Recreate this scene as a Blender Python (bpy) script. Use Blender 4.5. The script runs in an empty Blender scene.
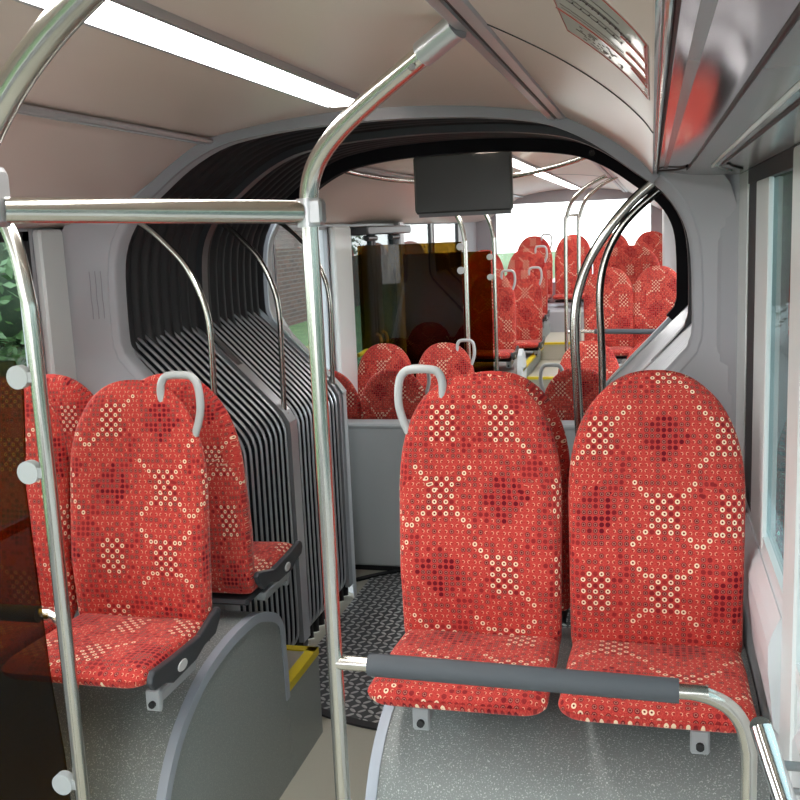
import bpy, math, random
from mathutils import Vector, Matrix
random.seed(7)
S = bpy.context.scene
COL = S.collection
PI = math.pi
# ------------------------------------------------------------------ camera, world, light, exposure
cam_data = bpy.data.cameras.new('camera')
cam_data.sensor_width = 36.0
cam_data.lens = 36.0 * 980.0 / 800.0
cam_data.clip_start = 0.02
cam_data.clip_end = 200
cam = bpy.data.objects.new('camera', cam_data)
COL.objects.link(cam)
r_ = Vector((0.96852, 0.24519, -0.04299)); u_ = Vector((-0.00064, 0.17514, 0.98454)); f_ = Vector((-0.24893, 0.95352, -0.16978))
m = Matrix(((r_.x, u_.x, -f_.x, 0), (r_.y, u_.y, -f_.y, 0), (r_.z, u_.z, -f_.z, 0), (0, 0, 0, 1)))
cam.matrix_world = Matrix.Translation((0, 0, 2.0)) @ m
S.camera = cam
S.view_settings.view_transform = 'Standard'
S.view_settings.look = 'None'
S.view_settings.gamma = 1.0
S.view_settings.use_curve_mapping = False
S.view_settings.exposure = 0.85

wd = bpy.data.worlds.new('overcast_sky'); S.world = wd; wd.use_nodes = True
wn = wd.node_tree.nodes; wl = wd.node_tree.links
bg = wn['Background']
tc = wn.new('ShaderNodeTexCoord'); sx = wn.new('ShaderNodeSeparateXYZ'); rp = wn.new('ShaderNodeValToRGB')
wl.new(tc.outputs['Generated'], sx.inputs[0]); wl.new(sx.outputs['Z'], rp.inputs[0]); wl.new(rp.outputs[0], bg.inputs['Color'])
rp.color_ramp.elements[0].position = 0.0; rp.color_ramp.elements[0].color = (0.94, 0.95, 0.96, 1)
rp.color_ramp.elements[1].position = 0.7; rp.color_ramp.elements[1].color = (0.86, 0.93, 1.0, 1)
bg.inputs['Strength'].default_value = 3.4

STRIP_EMIT = 11.0

# ------------------------------------------------------------------ materials
def mat(name, color, rough=0.5, metal=0.0, spec=0.5, coat=0.0, noise=None, bump=None, emit=None):
    M = bpy.data.materials.new(name); M.use_nodes = True
    nt = M.node_tree; b = nt.nodes['Principled BSDF']
    b.inputs['Base Color'].default_value = (*color, 1)
    b.inputs['Roughness'].default_value = rough
    b.inputs['Metallic'].default_value = metal
    b.inputs['Specular IOR Level'].default_value = spec
    b.inputs['Coat Weight'].default_value = coat
    b.inputs['Coat Roughness'].default_value = 0.08
    if emit:
        b.inputs['Emission Color'].default_value = (*emit[0], 1); b.inputs['Emission Strength'].default_value = emit[1]
    if noise or bump:
        co = nt.nodes.new('ShaderNodeTexCoord')
    if noise:
        sc, col2, lo, hi = noise
        n = nt.nodes.new('ShaderNodeTexNoise'); n.inputs['Scale'].default_value = sc; n.inputs['Detail'].default_value = 3
        r = nt.nodes.new('ShaderNodeValToRGB')
        r.color_ramp.elements[0].position = lo; r.color_ramp.elements[0].color = (*color, 1)
        r.color_ramp.elements[1].position = hi; r.color_ramp.elements[1].color = (*col2, 1)
        nt.links.new(co.outputs['Object'], n.inputs['Vector']); nt.links.new(n.outputs['Fac'], r.inputs[0])
        nt.links.new(r.outputs[0], b.inputs['Base Color'])
    if bump:
        sc, st = bump
        n = nt.nodes.new('ShaderNodeTexNoise'); n.inputs['Scale'].default_value = sc; n.inputs['Detail'].default_value = 2
        bp = nt.nodes.new('ShaderNodeBump'); bp.inputs['Strength'].default_value = st; bp.inputs['Distance'].default_value = 0.002
        nt.links.new(co.outputs['Object'], n.inputs['Vector']); nt.links.new(n.outputs['Fac'], bp.inputs['Height'])
        nt.links.new(bp.outputs[0], b.inputs['Normal'])
    return M

M = {}
M['ceiling'] = mat('beige_ceiling', (0.72, 0.60, 0.53), 0.32, spec=0.5)
M['cove'] = mat('beige_glossy_cove', (0.66, 0.54, 0.48), 0.3, spec=0.6)
M['soffit'] = mat('satin_grey_panel', (0.22, 0.235, 0.24), 0.2, spec=0.8)
M['locker'] = mat('glossy_silver_locker', (0.66, 0.60, 0.60), 0.08, metal=0.95)
M['trim'] = mat('grey_trim', (0.25, 0.255, 0.28), 0.4)
M['box_panel'] = mat('smooth_grey_box_panel', (0.56, 0.60, 0.61), 0.4)
M['panel'] = mat('light_grey_panel', (0.40, 0.415, 0.445), 0.4, spec=0.5)
M['white_panel'] = mat('white_panel', (0.68, 0.72, 0.74), 0.3)
M['pillar'] = mat('pale_window_pillar', (0.66, 0.70, 0.70), 0.35)
M['black'] = mat('black_rubber', (0.012, 0.012, 0.014), 0.5)
M['matte_black'] = mat('matte_black_rubber', (0.016, 0.015, 0.018), 0.85, spec=0.2)
M['bellows'] = mat('black_bellows_fabric', (0.022, 0.020, 0.023), 0.5, bump=(40, 0.4))
M['steel'] = mat('brushed_stainless_steel', (0.60, 0.585, 0.54), 0.2, metal=1.0)
M['chrome'] = mat('polished_steel', (0.8, 0.8, 0.8), 0.1, metal=1.0)
M['alu'] = mat('satin_aluminium', (0.50, 0.51, 0.53), 0.32, metal=0.7)
M['slat'] = mat('silver_slat_edge', (0.62, 0.64, 0.68), 0.3, metal=0.7)
M['slat_base'] = mat('dark_slat_gap', (0.02, 0.023, 0.03), 0.4)
M['plate'] = mat('grey_corner_plate', (0.46, 0.48, 0.51), 0.35, metal=0.5)
M['pad'] = mat('dark_grey_foam_pad', (0.075, 0.083, 0.095), 0.6, bump=(150, 0.2))
M['handle'] = mat('pale_grey_plastic', (0.48, 0.50, 0.50), 0.35)
M['dark_plastic'] = mat('charcoal_plastic', (0.04, 0.044, 0.05), 0.4)
M['emblem'] = mat('silver_emblem', (0.6, 0.6, 0.6), 0.3)
M['clip'] = mat('grey_clip', (0.35, 0.37, 0.38), 0.4)
M['vinyl'] = mat('speckled_grey_vinyl', (0.24, 0.26, 0.25), 0.5, noise=(260, (0.66, 0.69, 0.66), 0.56, 0.72), bump=(200, 0.15))
M['vinyl_side'] = mat('speckled_grey_side_vinyl', (0.28, 0.31, 0.30), 0.45, noise=(320, (0.44, 0.47, 0.45), 0.52, 0.75))
M['floor'] = mat('beige_grey_floor', (0.50, 0.49, 0.41), 0.55, noise=(300, (0.60, 0.59, 0.50), 0.5, 0.7))
M['edge'] = mat('blue_grey_edge_trim', (0.40, 0.44, 0.50), 0.4)
M['yellow'] = mat('yellow_step_nosing', (0.80, 0.62, 0.02), 0.5)
M['strip'] = mat('lit_diffuser', (1, 1, 1), 0.4, emit=((1.0, 0.97, 0.93), STRIP_EMIT))
M['monitor'] = mat('dark_grey_screen_back', (0.10, 0.102, 0.095), 0.35)
M['map'] = mat('laminated_route_map', (0.62, 0.58, 0.53), 0.12, spec=0.7)
M['map_red'] = mat('map_red_ink', (0.36, 0.06, 0.04), 0.3)
M['map_dark'] = mat('map_dark_ink', (0.06, 0.04, 0.035), 0.3)
M['red_plastic'] = mat('red_plastic', (0.6, 0.03, 0.03), 0.4)
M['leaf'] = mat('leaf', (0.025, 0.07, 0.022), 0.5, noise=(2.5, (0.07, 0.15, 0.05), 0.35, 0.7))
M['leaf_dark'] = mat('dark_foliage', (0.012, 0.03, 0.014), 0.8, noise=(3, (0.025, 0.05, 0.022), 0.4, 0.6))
M['bark'] = mat('bark', (0.09, 0.065, 0.045), 0.9)
M['grass'] = mat('lawn', (0.035, 0.075, 0.02), 0.9, noise=(3, (0.06, 0.11, 0.03), 0.4, 0.65))
M['road'] = mat('pale_asphalt', (0.25, 0.24, 0.23), 0.9)

class NT:      # small helper to write maths as nodes
    def __init__(s, nt): s.nt = nt
    def n(s, op, *a):
        x = s.nt.nodes.new('ShaderNodeMath'); x.operation = op
        for i, v in enumerate(a):
            if isinstance(v, (int, float)): x.inputs[i].default_value = v
            else: s.nt.links.new(v, x.inputs[i])
        return x.outputs[0]
    def mix(s, f, a, b):
        x = s.nt.nodes.new('ShaderNodeMix'); x.data_type = 'RGBA'
        for i, v in ((0, f), (6, a), (7, b)):
            if isinstance(v, (int, float)): x.inputs[i].default_value = v
            elif isinstance(v, tuple): x.inputs[i].default_value = (*v, 1)
            else: s.nt.links.new(v, x.inputs[i])
        return x.outputs[2]

def glass(name, tint, refl=0.06, rough=0.0):
    G = bpy.data.materials.new(name); G.use_nodes = True
    nt = G.node_tree; nt.nodes.clear()
    o = nt.nodes.new('ShaderNodeOutputMaterial'); mx = nt.nodes.new('ShaderNodeMixShader')
    t = nt.nodes.new('ShaderNodeBsdfTransparent'); g = nt.nodes.new('ShaderNodeBsdfGlossy')
    lw_ = nt.nodes.new('ShaderNodeLayerWeight'); T_ = NT(nt)
    class lw: outputs = [T_.n('ADD', 0.03, T_.n('MULTIPLY', T_.n('POWER', lw_.outputs['Facing'], 4.0), 0.6))]
    t.inputs[0].default_value = (*tint, 1); g.inputs['Roughness'].default_value = rough
    nt.links.new(lw.outputs[0], mx.inputs[0]); nt.links.new(t.outputs[0], mx.inputs[1]); nt.links.new(g.outputs[0], mx.inputs[2])
    nt.links.new(mx.outputs[0], o.inputs[0])
    return G
M['glass'] = glass('window_glass', (0.91, 0.935, 0.93))
M['brown_glass'] = glass('brown_tinted_glass', (0.36, 0.255, 0.075))
M['side_glass'] = glass('grey_tinted_glass', (0.42, 0.49, 0.49))

def brick():
    B = mat('weathered_brick', (0.2, 0.1, 0.07), 0.9)
    nt = B.node_tree; b = nt.nodes['Principled BSDF']
    t = nt.nodes.new('ShaderNodeTexBrick'); co = nt.nodes.new('ShaderNodeTexCoord'); mp = nt.nodes.new('ShaderNodeMapping')
    mp.inputs['Rotation'].default_value = (math.radians(90), 0, math.radians(90))
    mp2 = nt.nodes.new('ShaderNodeSeparateXYZ'); cb = nt.nodes.new('ShaderNodeCombineXYZ')
    nt.links.new(co.outputs['Object'], mp2.inputs[0])
    nt.links.new(mp2.outputs['Y'], cb.inputs['X']); nt.links.new(mp2.outputs['Z'], cb.inputs['Y'])
    nt.links.new(cb.outputs[0], t.inputs['Vector'])
    t.inputs['Scale'].default_value = 1.0
    t.inputs['Brick Width'].default_value = 0.42; t.inputs['Row Height'].default_value = 0.11; t.inputs['Mortar Size'].default_value = 0.014
    t.inputs['Color1'].default_value = (0.060, 0.032, 0.024, 1); t.inputs['Color2'].default_value = (0.034, 0.022, 0.019, 1); t.inputs['Mortar'].default_value = (0.075, 0.07, 0.06, 1)
    nt.links.new(t.outputs['Color'], b.inputs['Base Color'])
    return B
M['brick'] = brick()

def fabric():
    F = mat('red_moquette_with_ring_pattern', (0.6, 0.05, 0.04), 0.85, spec=0.15)
    nt = F.node_tree; b = nt.nodes['Principled BSDF']; T = NT(nt); n = T.n
    uv = nt.nodes.new('ShaderNodeUVMap'); uv.uv_map = 'UVMap'
    oi = nt.nodes.new('ShaderNodeObjectInfo')
    sp = nt.nodes.new('ShaderNodeSeparateXYZ'); nt.links.new(uv.outputs[0], sp.inputs[0])
    rnd = n('FLOOR', n('MULTIPLY', oi.outputs['Random'], 40.0))
    P = 0.0158
    U = n('ADD', n('DIVIDE', sp.outputs['X'], P), n('ADD', 606.0, n('MULTIPLY', rnd, 5.0)))
    V = n('ADD', n('DIVIDE', sp.outputs['Y'], P), n('ADD', 601.0, n('MULTIPLY', rnd, 3.0)))
    i, j = n('FLOOR', U), n('FLOOR', V)
    fu, fv = n('SUBTRACT', n('SUBTRACT', U, i), 0.5), n('SUBTRACT', n('SUBTRACT', V, j), 0.5)
    r = n('SQRT', n('ADD', n('MULTIPLY', fu, fu), n('MULTIPLY', fv, fv)))
    I, J = n('FLOOR', n('DIVIDE', i, 11.0)), n('FLOOR', n('DIVIDE', j, 13.0))
    li = n('SUBTRACT', n('SUBTRACT', i, n('MULTIPLY', I, 11.0)), 5.0)
    lj = n('SUBTRACT', n('SUBTRACT', j, n('MULTIPLY', J, 13.0)), 6.0)
    ai, aj = n('ABSOLUTE', li), n('ABSOLUTE', lj)
    par = n('FLOORED_MODULO', n('ADD', i, j), 2.0)
    # tile type
    typ = n('FLOORED_MODULO', n('ADD', I, n('MULTIPLY', J, 2.0)), 3.0)
    cream_t = n('GREATER_THAN', typ, 0.5)
    dark_t = n('SUBTRACT', 1.0, cream_t)
    inc = n('MULTIPLY', n('LESS_THAN', ai, 2.6), n('LESS_THAN', aj, 3.2))
    ind = n('LESS_THAN', n('ADD', ai, aj), 4.6)
    ci = n('MULTIPLY', cream_t, inc); di = n('MULTIPLY', dark_t, ind)
    diag = n('LESS_THAN', n('ABSOLUTE', n('SUBTRACT', ai, aj)), 0.5)
    outer = n('MULTIPLY', n('GREATER_THAN', aj, 2.8), n('LESS_THAN', aj, 5.6))
    wn_ = nt.nodes.new('ShaderNodeTexWhiteNoise'); wn_.noise_dimensions = '3D'
    cb = nt.nodes.new('ShaderNodeCombineXYZ'); nt.links.new(I, cb.inputs[0]); nt.links.new(J, cb.inputs[1]); nt.links.new(n('SIGN', n('MULTIPLY', li, lj)), cb.inputs[2])
    nt.links.new(cb.outputs[0], wn_.inputs['Vector'])
    dsel = n('GREATER_THAN', wn_.outputs['Value'], 0.62)
    dg = n('MULTIPLY', n('MULTIPLY', diag, outer), 1.0)
    cream_ring = n('MAXIMUM', n('MULTIPLY', ci, n('SUBTRACT', 1.0, par)), n('MULTIPLY', dg, n('MULTIPLY', dsel, cream_t)))
    dark_near = n('MULTIPLY', n('LESS_THAN', n('ABSOLUTE', n('SUBTRACT', ai, aj)), 2.2), n('SUBTRACT', 1.0, dsel))
    # cell jitter
    wc = nt.nodes.new('ShaderNodeTexWhiteNoise'); wc.noise_dimensions = '2D'
    cb2 = nt.nodes.new('ShaderNodeCombineXYZ'); nt.links.new(i, cb2.inputs[0]); nt.links.new(j, cb2.inputs[1]); nt.links.new(cb2.outputs[0], wc.inputs['Vector'])
    cn = wc.outputs['Value']
    dark_dot = n('MAXIMUM', n('MAXIMUM', di, n('MULTIPLY', ci, par)), n('MULTIPLY', dark_near, n('GREATER_THAN', cn, 0.25)))
    dark_dot = n('MAXIMUM', dark_dot, n('GREATER_THAN', cn, 0.74))
    dark_dot = n('MULTIPLY', dark_dot, n('SUBTRACT', 1.0, cream_ring))
    ring = n('MULTIPLY', n('GREATER_THAN', r, 0.17), n('LESS_THAN', r, 0.40))
    hole = n('LESS_THAN', r, 0.17)
    disc = n('LESS_THAN', r, 0.40)
    thin = n('MULTIPLY', n('GREATER_THAN', r, 0.17), n('LESS_THAN', r, 0.29))
    half = n('GREATER_THAN', n('ADD', n('MULTIPLY', fu, n('SUBTRACT', n('MULTIPLY', par, 2.0), 1.0)), n('MULTIPLY', fv, 0.5)), -0.03)
    no = nt.nodes.new('ShaderNodeTexNoise'); no.inputs['Scale'].default_value = 420; no.inputs['Detail'].default_value = 2
    nt.links.new(uv.outputs[0], no.inputs['Vector'])
    nb = nt.nodes.new('ShaderNodeTexNoise'); nb.inputs['Scale'].default_value = 9; nt.links.new(uv.outputs[0], nb.inputs['Vector'])
    base = T.mix(nb.outputs['Fac'], (0.36, 0.016, 0.018), (0.54, 0.042, 0.036))
    mr = nt.nodes.new('ShaderNodeMapRange'); mr.inputs[1].default_value = .35; mr.inputs[2].default_value = .65; nt.links.new(no.outputs['Fac'], mr.inputs[0])
    base = T.mix(mr.outputs[0], base, (0.68, 0.085, 0.065))
    base = T.mix(n('MULTIPLY', di, 0.10), base, (0.26, 0.008, 0.015))
    base = T.mix(n('MULTIPLY', ci, 0.15), base, (0.33, 0.012, 0.018))
    c = T.mix(n('MULTIPLY', disc, n('MULTIPLY', dark_dot, n('MINIMUM', 0.95, n('ADD', n('ADD', 0.45, n('MULTIPLY', di, .3)), n('MULTIPLY', cn, 0.5))))), base, (0.13, 0.003, 0.012))
    plain = n('SUBTRACT', 1.0, n('MAXIMUM', cream_ring, dark_dot))
    c = T.mix(n('MULTIPLY', n('MULTIPLY', plain, half), n('MULTIPLY', thin, 0.75)), c, (0.88, 0.46, 0.30))
    c = T.mix(n('MULTIPLY', n('MULTIPLY', plain, hole), 0.6), c, (0.25, 0.01, 0.01))
    c = T.mix(n('MULTIPLY', n('MULTIPLY', dark_dot, thin), n('MULTIPLY', n('GREATER_THAN', cn, 0.55), 0.45)), c, (0.80, 0.35, 0.25))
    c = T.mix(n('MULTIPLY', cream_ring, n('MULTIPLY', ring, 0.95)), c, (0.92, 0.74, 0.52))
    c = T.mix(n('MULTIPLY', cream_ring, n('MULTIPLY', hole, 0.85)), c, (0.16, 0.01, 0.01))
    nt.links.new(c, b.inputs['Base Color'])
    bp = nt.nodes.new('ShaderNodeBump'); bp.inputs['Strength'].default_value = 0.35; bp.inputs['Distance'].default_value = 0.002
    nt.links.new(no.outputs['Fac'], bp.inputs['Height']); nt.links.new(bp.outputs[0], b.inputs['Normal'])
    b.inputs['Sheen Weight'].default_value = 0.25; b.inputs['Sheen Roughness'].default_value = 0.4
    b.inputs['Sheen Tint'].default_value = (1.0, 0.6, 0.55, 1)
    return F
M['fabric'] = fabric()

def checker():
    F = mat('grey_checker_plate', (0.1, 0.1, 0.1), 0.35, metal=0.5)
    nt = F.node_tree; b = nt.nodes['Principled BSDF']; T = NT(nt); n = T.n
    co = nt.nodes.new('ShaderNodeTexCoord'); sp = nt.nodes.new('ShaderNodeSeparateXYZ'); nt.links.new(co.outputs['Object'], sp.inputs[0])
    P = 0.040
    a = n('DIVIDE', sp.outputs['X'], P); c_ = n('DIVIDE', sp.outputs['Y'], P)
    i, j = n('FLOOR', a), n('FLOOR', c_)
    fu, fv = n('SUBTRACT', n('SUBTRACT', a, i), 0.5), n('SUBTRACT', n('SUBTRACT', c_, j), 0.5)
    par = n('FLOORED_MODULO', n('ADD', i, j), 2.0)
    sgn = n('SUBTRACT', n('MULTIPLY', par, 2.0), 1.0)
    p = n('MULTIPLY', n('ADD', fu, n('MULTIPLY', fv, sgn)), 0.707)
    q = n('MULTIPLY', n('SUBTRACT', fu, n('MULTIPLY', fv, sgn)), 0.707)
    d = n('ADD', n('POWER', n('DIVIDE', p, 0.50), 2.0), n('POWER', n('DIVIDE', q, 0.21), 2.0))
    k = n('LESS_THAN', d, 1.0)
    c = T.mix(k, (0.085, 0.09, 0.095), (0.60, 0.61, 0.60))
    nt.links.new(c, b.inputs['Base Color'])
    bp = nt.nodes.new('ShaderNodeBump'); bp.inputs['Strength'].default_value = 0.6; bp.inputs['Distance'].default_value = 0.003
    nt.links.new(n('SUBTRACT', 1.0, n('MINIMUM', d, 1.0)), bp.inputs['Height']); nt.links.new(bp.outputs[0], b.inputs['Normal'])
    return F
M['checker'] = checker()

# ------------------------------------------------------------------ mesh helpers
class MB:
    def __init__(s): s.v = []; s.f = []; s.uv = {}
    def add(s, vs, fs):
        o = len(s.v); s.v += [tuple(p) for p in vs]; s.f += [tuple(i + o for i in f) for f in fs]; return s
    def box(s, x0, x1, y0, y1, z0, z1):
        v = [(x, y, z) for x in (x0, x1) for y in (y0, y1) for z in (z0, z1)]
        return s.add(v, [(0, 1, 3, 2), (4, 6, 7, 5), (0, 4, 5, 1), (2, 3, 7, 6), (0, 2, 6, 4), (1, 5, 7, 3)])
    def rbox(s, x0, x1, y0, y1, z0, z1, b=0.01):          # chamfered box
        def ring(x, ins):
            return [(x, y0 + ins + b, z0 + ins), (x, y1 - ins - b, z0 + ins), (x, y1 - ins, z0 + ins + b), (x, y1 - ins, z1 - ins - b),
                    (x, y1 - ins - b, z1 - ins), (x, y0 + ins + b, z1 - ins), (x, y0 + ins, z1 - ins - b), (x, y0 + ins, z0 + ins + b)]
        return s.loft([ring(x0, b), ring(x0 + b, 0), ring(x1 - b, 0), ring(x1, b)], closed=True, caps=True)
    def loft(s, rings, closed=False, caps=False):
        n = len(rings[0]); vs = [p for r in rings for p in r]; fs = []
        for a in range(len(rings) - 1):
            for i in range(n if closed else n - 1):
                j = (i + 1) % n
                fs.append((a * n + i, a * n + j, (a + 1) * n + j, (a + 1) * n + i))
        if caps:
            fs.append(tuple(range(n - 1, -1, -1))); fs.append(tuple((len(rings) - 1) * n + i for i in range(n)))
        return s.add(vs, fs)
    def tube(s, pts, r, seg=14, smooth=0, caps=True, taper=None):
        pts = [Vector(p) for p in pts]
        if smooth: pts = crom(pts, smooth)
        rings = []; up = None
        for i, p in enumerate(pts):
            d = (pts[min(i + 1, len(pts) - 1)] - pts[max(i - 1, 0)]).normalized()
            if up is None:
                up = Vector((0, 0, 1)) if abs(d.z) < 0.9 else Vector((1, 0, 0))
            a = (up - d * up.dot(d)).normalized(); up = a; b = d.cross(a)
            rr = r if taper is None else r * taper[min(i, len(taper) - 1)]
            rings.append([tuple(p + (a * math.cos(2 * PI * k / seg) + b * math.sin(2 * PI * k / seg)) * rr) for k in range(seg)])
        return s.loft(rings, closed=True, caps=caps)
    def cyl(s, c, axis, r, h, seg=20):
        a = Vector(axis).normalized() * h / 2; c = Vector(c)
        return s.tube([c - a, c + a], r, seg)
    def prism(s, poly, axis, a0, a1):       # poly = 2-D outline in the other two axes
        def P(p, a): return (a, p[0], p[1]) if axis == 'x' else ((p[0], a, p[1]) if axis == 'y' else (p[0], p[1], a))
        return s.loft([[P(p, a0) for p in poly], [P(p, a1) for p in poly]], closed=True, caps=True)

def crom(pts, n):
    out = []
    for i in range(len(pts) - 1):
        p0 = pts[i - 1] if i else pts[0] * 2 - pts[1]
        p1, p2 = pts[i], pts[i + 1]
        p3 = pts[i + 2] if i + 2 < len(pts) else pts[-1] * 2 - pts[-2]
        for k in range(n):
            t = k / n
            out.append(0.5 * ((2 * p1) + (p2 - p0) * t + (2 * p0 - 5 * p1 + 4 * p2 - p3) * t * t + (3 * p1 - p0 - 3 * p2 + p3) * t ** 3))
    out.append(pts[-1]); return out

def fix_normals(me):
    import bmesh
    bm = bmesh.new(); bm.from_mesh(me); bmesh.ops.recalc_face_normals(bm, faces=bm.faces); bm.to_mesh(me); bm.free()

def mesh(name, mb, material, smooth=False, uvf=None, angle=35):
    me = bpy.data.meshes.new(name); me.from_pydata(mb.v, [], mb.f); me.update(); fix_normals(me)
    me.materials.append(M[material] if isinstance(material, str) else material)
    if uvf:
        uvl = me.uv_layers.new(name='UVMap')
        for p in me.polygons:
            for li in p.loop_indices:
                uvl.data[li].uv = uvf(me.vertices[me.loops[li].vertex_index].co)
    if smooth:
        for p in me.polygons: p.use_smooth = True
        try: me.set_sharp_from_angle(angle=math.radians(angle))
        except Exception: pass
    return me

def top(name, mb, material, label=None, cat=None, group=None, kind=None, smooth=False, angle=35):
    """one-mesh top-level object, origin at the middle of its base"""
    xs = [p[0] for p in mb.v]; ys = [p[1] for p in mb.v]; zs = [p[2] for p in mb.v]
    c = Vector(((min(xs) + max(xs)) / 2, (min(ys) + max(ys)) / 2, min(zs)))
    mb.v = [(p[0] - c.x, p[1] - c.y, p[2] - c.z) for p in mb.v]
    o = bpy.data.objects.new(name, mesh(name, mb, material, smooth, angle=angle)); COL.objects.link(o); o.location = c
    if label: o['label'] = label
    if cat: o['category'] = cat
    if group: o['group'] = group
    if kind: o['kind'] = kind
    return o
def struct(name, mb, material, smooth=False, label=None, cat=None, angle=35):
    return top(name, mb, material, label, cat, kind='structure', smooth=smooth, angle=angle)
def thing(name, label, cat, loc, rz=0, group=None):
    o = bpy.data.objects.new(name, None); COL.objects.link(o); o.location = loc; o.rotation_euler = (0, 0, rz); o.empty_display_size = 0.05
    o['label'] = label; o['category'] = cat
    if group: o['group'] = group
    return o
def part(name, mb, material, parent, smooth=True, uvf=None, label=None, world=True, kind=None, angle=35):
    """child mesh; world=True means mb is in scene coordinates and the parents are unrotated Empties/objects"""
    if world:
        off = Vector((0, 0, 0)); p = parent
        while p is not None: off += p.location; p = p.parent
        mb.v = [(q[0] - off.x, q[1] - off.y, q[2] - off.z) for q in mb.v]
    o = bpy.data.objects.new(name, mesh(name, mb, material, smooth, uvf, angle)); COL.objects.link(o); o.parent = parent
    if label: o['label'] = label
    if kind: o['kind'] = kind
    return o

C0 = -0.93
WL, WR = -2.15, 0.27
# half profile of the gangway opening (offset from centre, z)
HP = [(0, 2.385), (.3, 2.375), (.5, 2.352), (.62, 2.322), (.74, 2.262), (.86, 2.175), (.965, 2.09), (1.03, 1.99), (1.055, 1.87), (1.06, 1.65), (1.05, 1.59), (1.01, 1.53), (.70, 1.20), (.68, 1.14), (.675, 1.06), (.675, 0.0)]
def opening(k=None, grow=0.0, n0=0):
    h = [(x, z) for x, z in HP]
    full = [(C0 - x, z) for x, z in reversed(h)] + [(C0 + x, z) for x, z in h[1:]]
    pts = [Vector((p[0], 0, p[1])) for p in full]
    if grow:
        out = []
        for i, p in enumerate(pts):
            t = (pts[min(i + 1, len(pts) - 1)] - pts[max(i - 1, 0)]).normalized()
            nrm = Vector((-t.z, 0, t.x))
            out.append(p + nrm * grow)
        pts = out
    return pts
def dense(pts, n=4):
    out = crom(pts, n); return out

# ------------------------------------------------------------------ structure: floors
mb = MB(); mb.box(WL, WR, -2.4, 3.62, -0.06, 0.0); struct('floor', mb, 'floor')
mb = MB(); mb.box(WL, WR, 3.62, 12.5, -0.06, -0.004); struct('floor', mb, 'floor')
# turntable plate and rim
cx, cy, R = C0, 4.55, 0.985
arc = [(cx + R * math.cos(a), cy + R * math.sin(a)) for a in [2 * PI * k / 72 for k in range(72)]]
arc = [(min(max(x, -1.60), -0.26), y) for x, y in arc]
mb = MB(); mb.prism(arc, 'z', -0.003, 0.004)
tt = thing('turntable', 'round grey checker plate floor in the gangway with black rim', 'floor plate', (cx, cy, 0))
part('plate', mb, 'checker', tt, smooth=False)
for a0, a1 in ((-2.42, -0.72), (0.72, 2.42)):
    mb = MB()
    n = 30; rings = []
    for k in range(n + 1):
        a = a0 + (a1 - a0) * k / n; c, s = math.cos(a), math.sin(a)
        rings.append([(cx + rr * c, cy + rr * s, z) for rr, z in ((R - .012, 0), (R - .012, .010), (R + .03, .010), (R + .03, 0))])
    mb.loft(rings, closed=True, caps=True); part('rim', mb, 'black', tt, smooth=False)

# ------------------------------------------------------------------ structure: ceiling and coves
def extrude(profile, y0, y1, thick=0.012, mbx=None):
    """profile = list of (x,z) left to right seen from inside; thickness grows upward"""
    mbx = mbx or MB(); a = [(x, z) for x, z in profile]; b = [(x, z + thick) for x, z in reversed(profile)]
    return mbx.prism(a + b, 'y', y0, y1)
def para(x): return 2.42 - 0.06 * (abs(x - C0) / 0.62) ** 2.2
cprof = [(C0 + t * 0.0625, para(C0 + t * 0.0625)) for t in range(-10, 11)]
lcove = [(C0 - .625, 2.36), (C0 - .70, 2.325), (C0 - .80, 2.264), (C0 - .9, 2.20), (C0 - 1.0, 2.137), (C0 - 1.1, 2.092), (WL, 2.066)]
rcove = [(C0 + .625, 2.36), (C0 + .70, 2.322), (C0 + .77, 2.283), (C0 + .83, 2.243), (C0 + .88, 2.203), (C0 + .915, 2.168), (C0 + .932, 2.145)]
def smooth2(p, n=5): return [(v.x, v.z) for v in crom([Vector((x, 0, z)) for x, z in p], n)]
lcove = smooth2(lcove, 3); rcove = smooth2(rcove, 4)
struct('ceiling', extrude(cprof, -2.4, 3.385), 'ceiling', True)
struct('ceiling', extrude(cprof, 5.06, 12.42), 'ceiling', True)
struct('ceiling', extrude(lcove, -2.4, 3.385), 'cove', True)
struct('ceiling', extrude(lcove, 5.06, 12.42), 'cove', True)
struct('ceiling', extrude(rcove, -2.4, 3.385), 'cove', True)
rr_ = [(2 * C0 - x, z) for x, z in lcove]
struct('ceiling', extrude(rr_, 5.06, 12.42), 'cove', True)
# thin seam across the right cove
mb = MB(); mb.tube([(x, 1.76, z - .0005) for x, z in rcove], 0.0016, 6); struct('trim_1', mb, 'black')
mb = MB(); mb.tube([(x, 8.6, z) for x, z in cprof], 0.003, 6); struct('trim_2', mb, 'trim')
# right-hand locker soffit: corner rail, glossy panel, grey border, window head
loc_rail = [(0.002, 2.145), (0.010, 2.150), (0.022, 2.150)]
mb = MB(); extrude([(0.0005, 2.146), (0.006, 2.1495), (0.0205, 2.151)], -2.4, 3.385, 0.01, mb)
mb.tube([(0.0115, -2.4, 2.1475), (0.0115, 3.36, 2.1475)], 0.003, 8)
struct('trim_3', mb, 'chrome', True)
mb = MB(); mb.box(0.0165, 0.0195, -2.4, 3.385, 2.1475, 2.152); struct('trim_4', mb, 'black')
gl = smooth2([(0.0205, 2.151), (0.045, 2.150), (0.075, 2.145), (0.098, 2.140)], 4)
mb = MB(); extrude(gl, -2.4, 3.15, 0.012, mb)
ov = thing('overhead_locker', 'glossy silver overhead locker front reflecting red seats above right window', 'locker', (0.06, 0.4, 2.14))
part('front_panel', mb, 'locker', ov)
mb = MB(); mb.tube([(0.099, -2.4, 2.139), (0.099, 2.55, 2.139), (0.092, 2.85, 2.1395), (0.07, 3.05, 2.142), (0.022, 3.16, 2.147)], 0.003, 8, smooth=6)
part('edge_seal', mb, 'black', ov)
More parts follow.
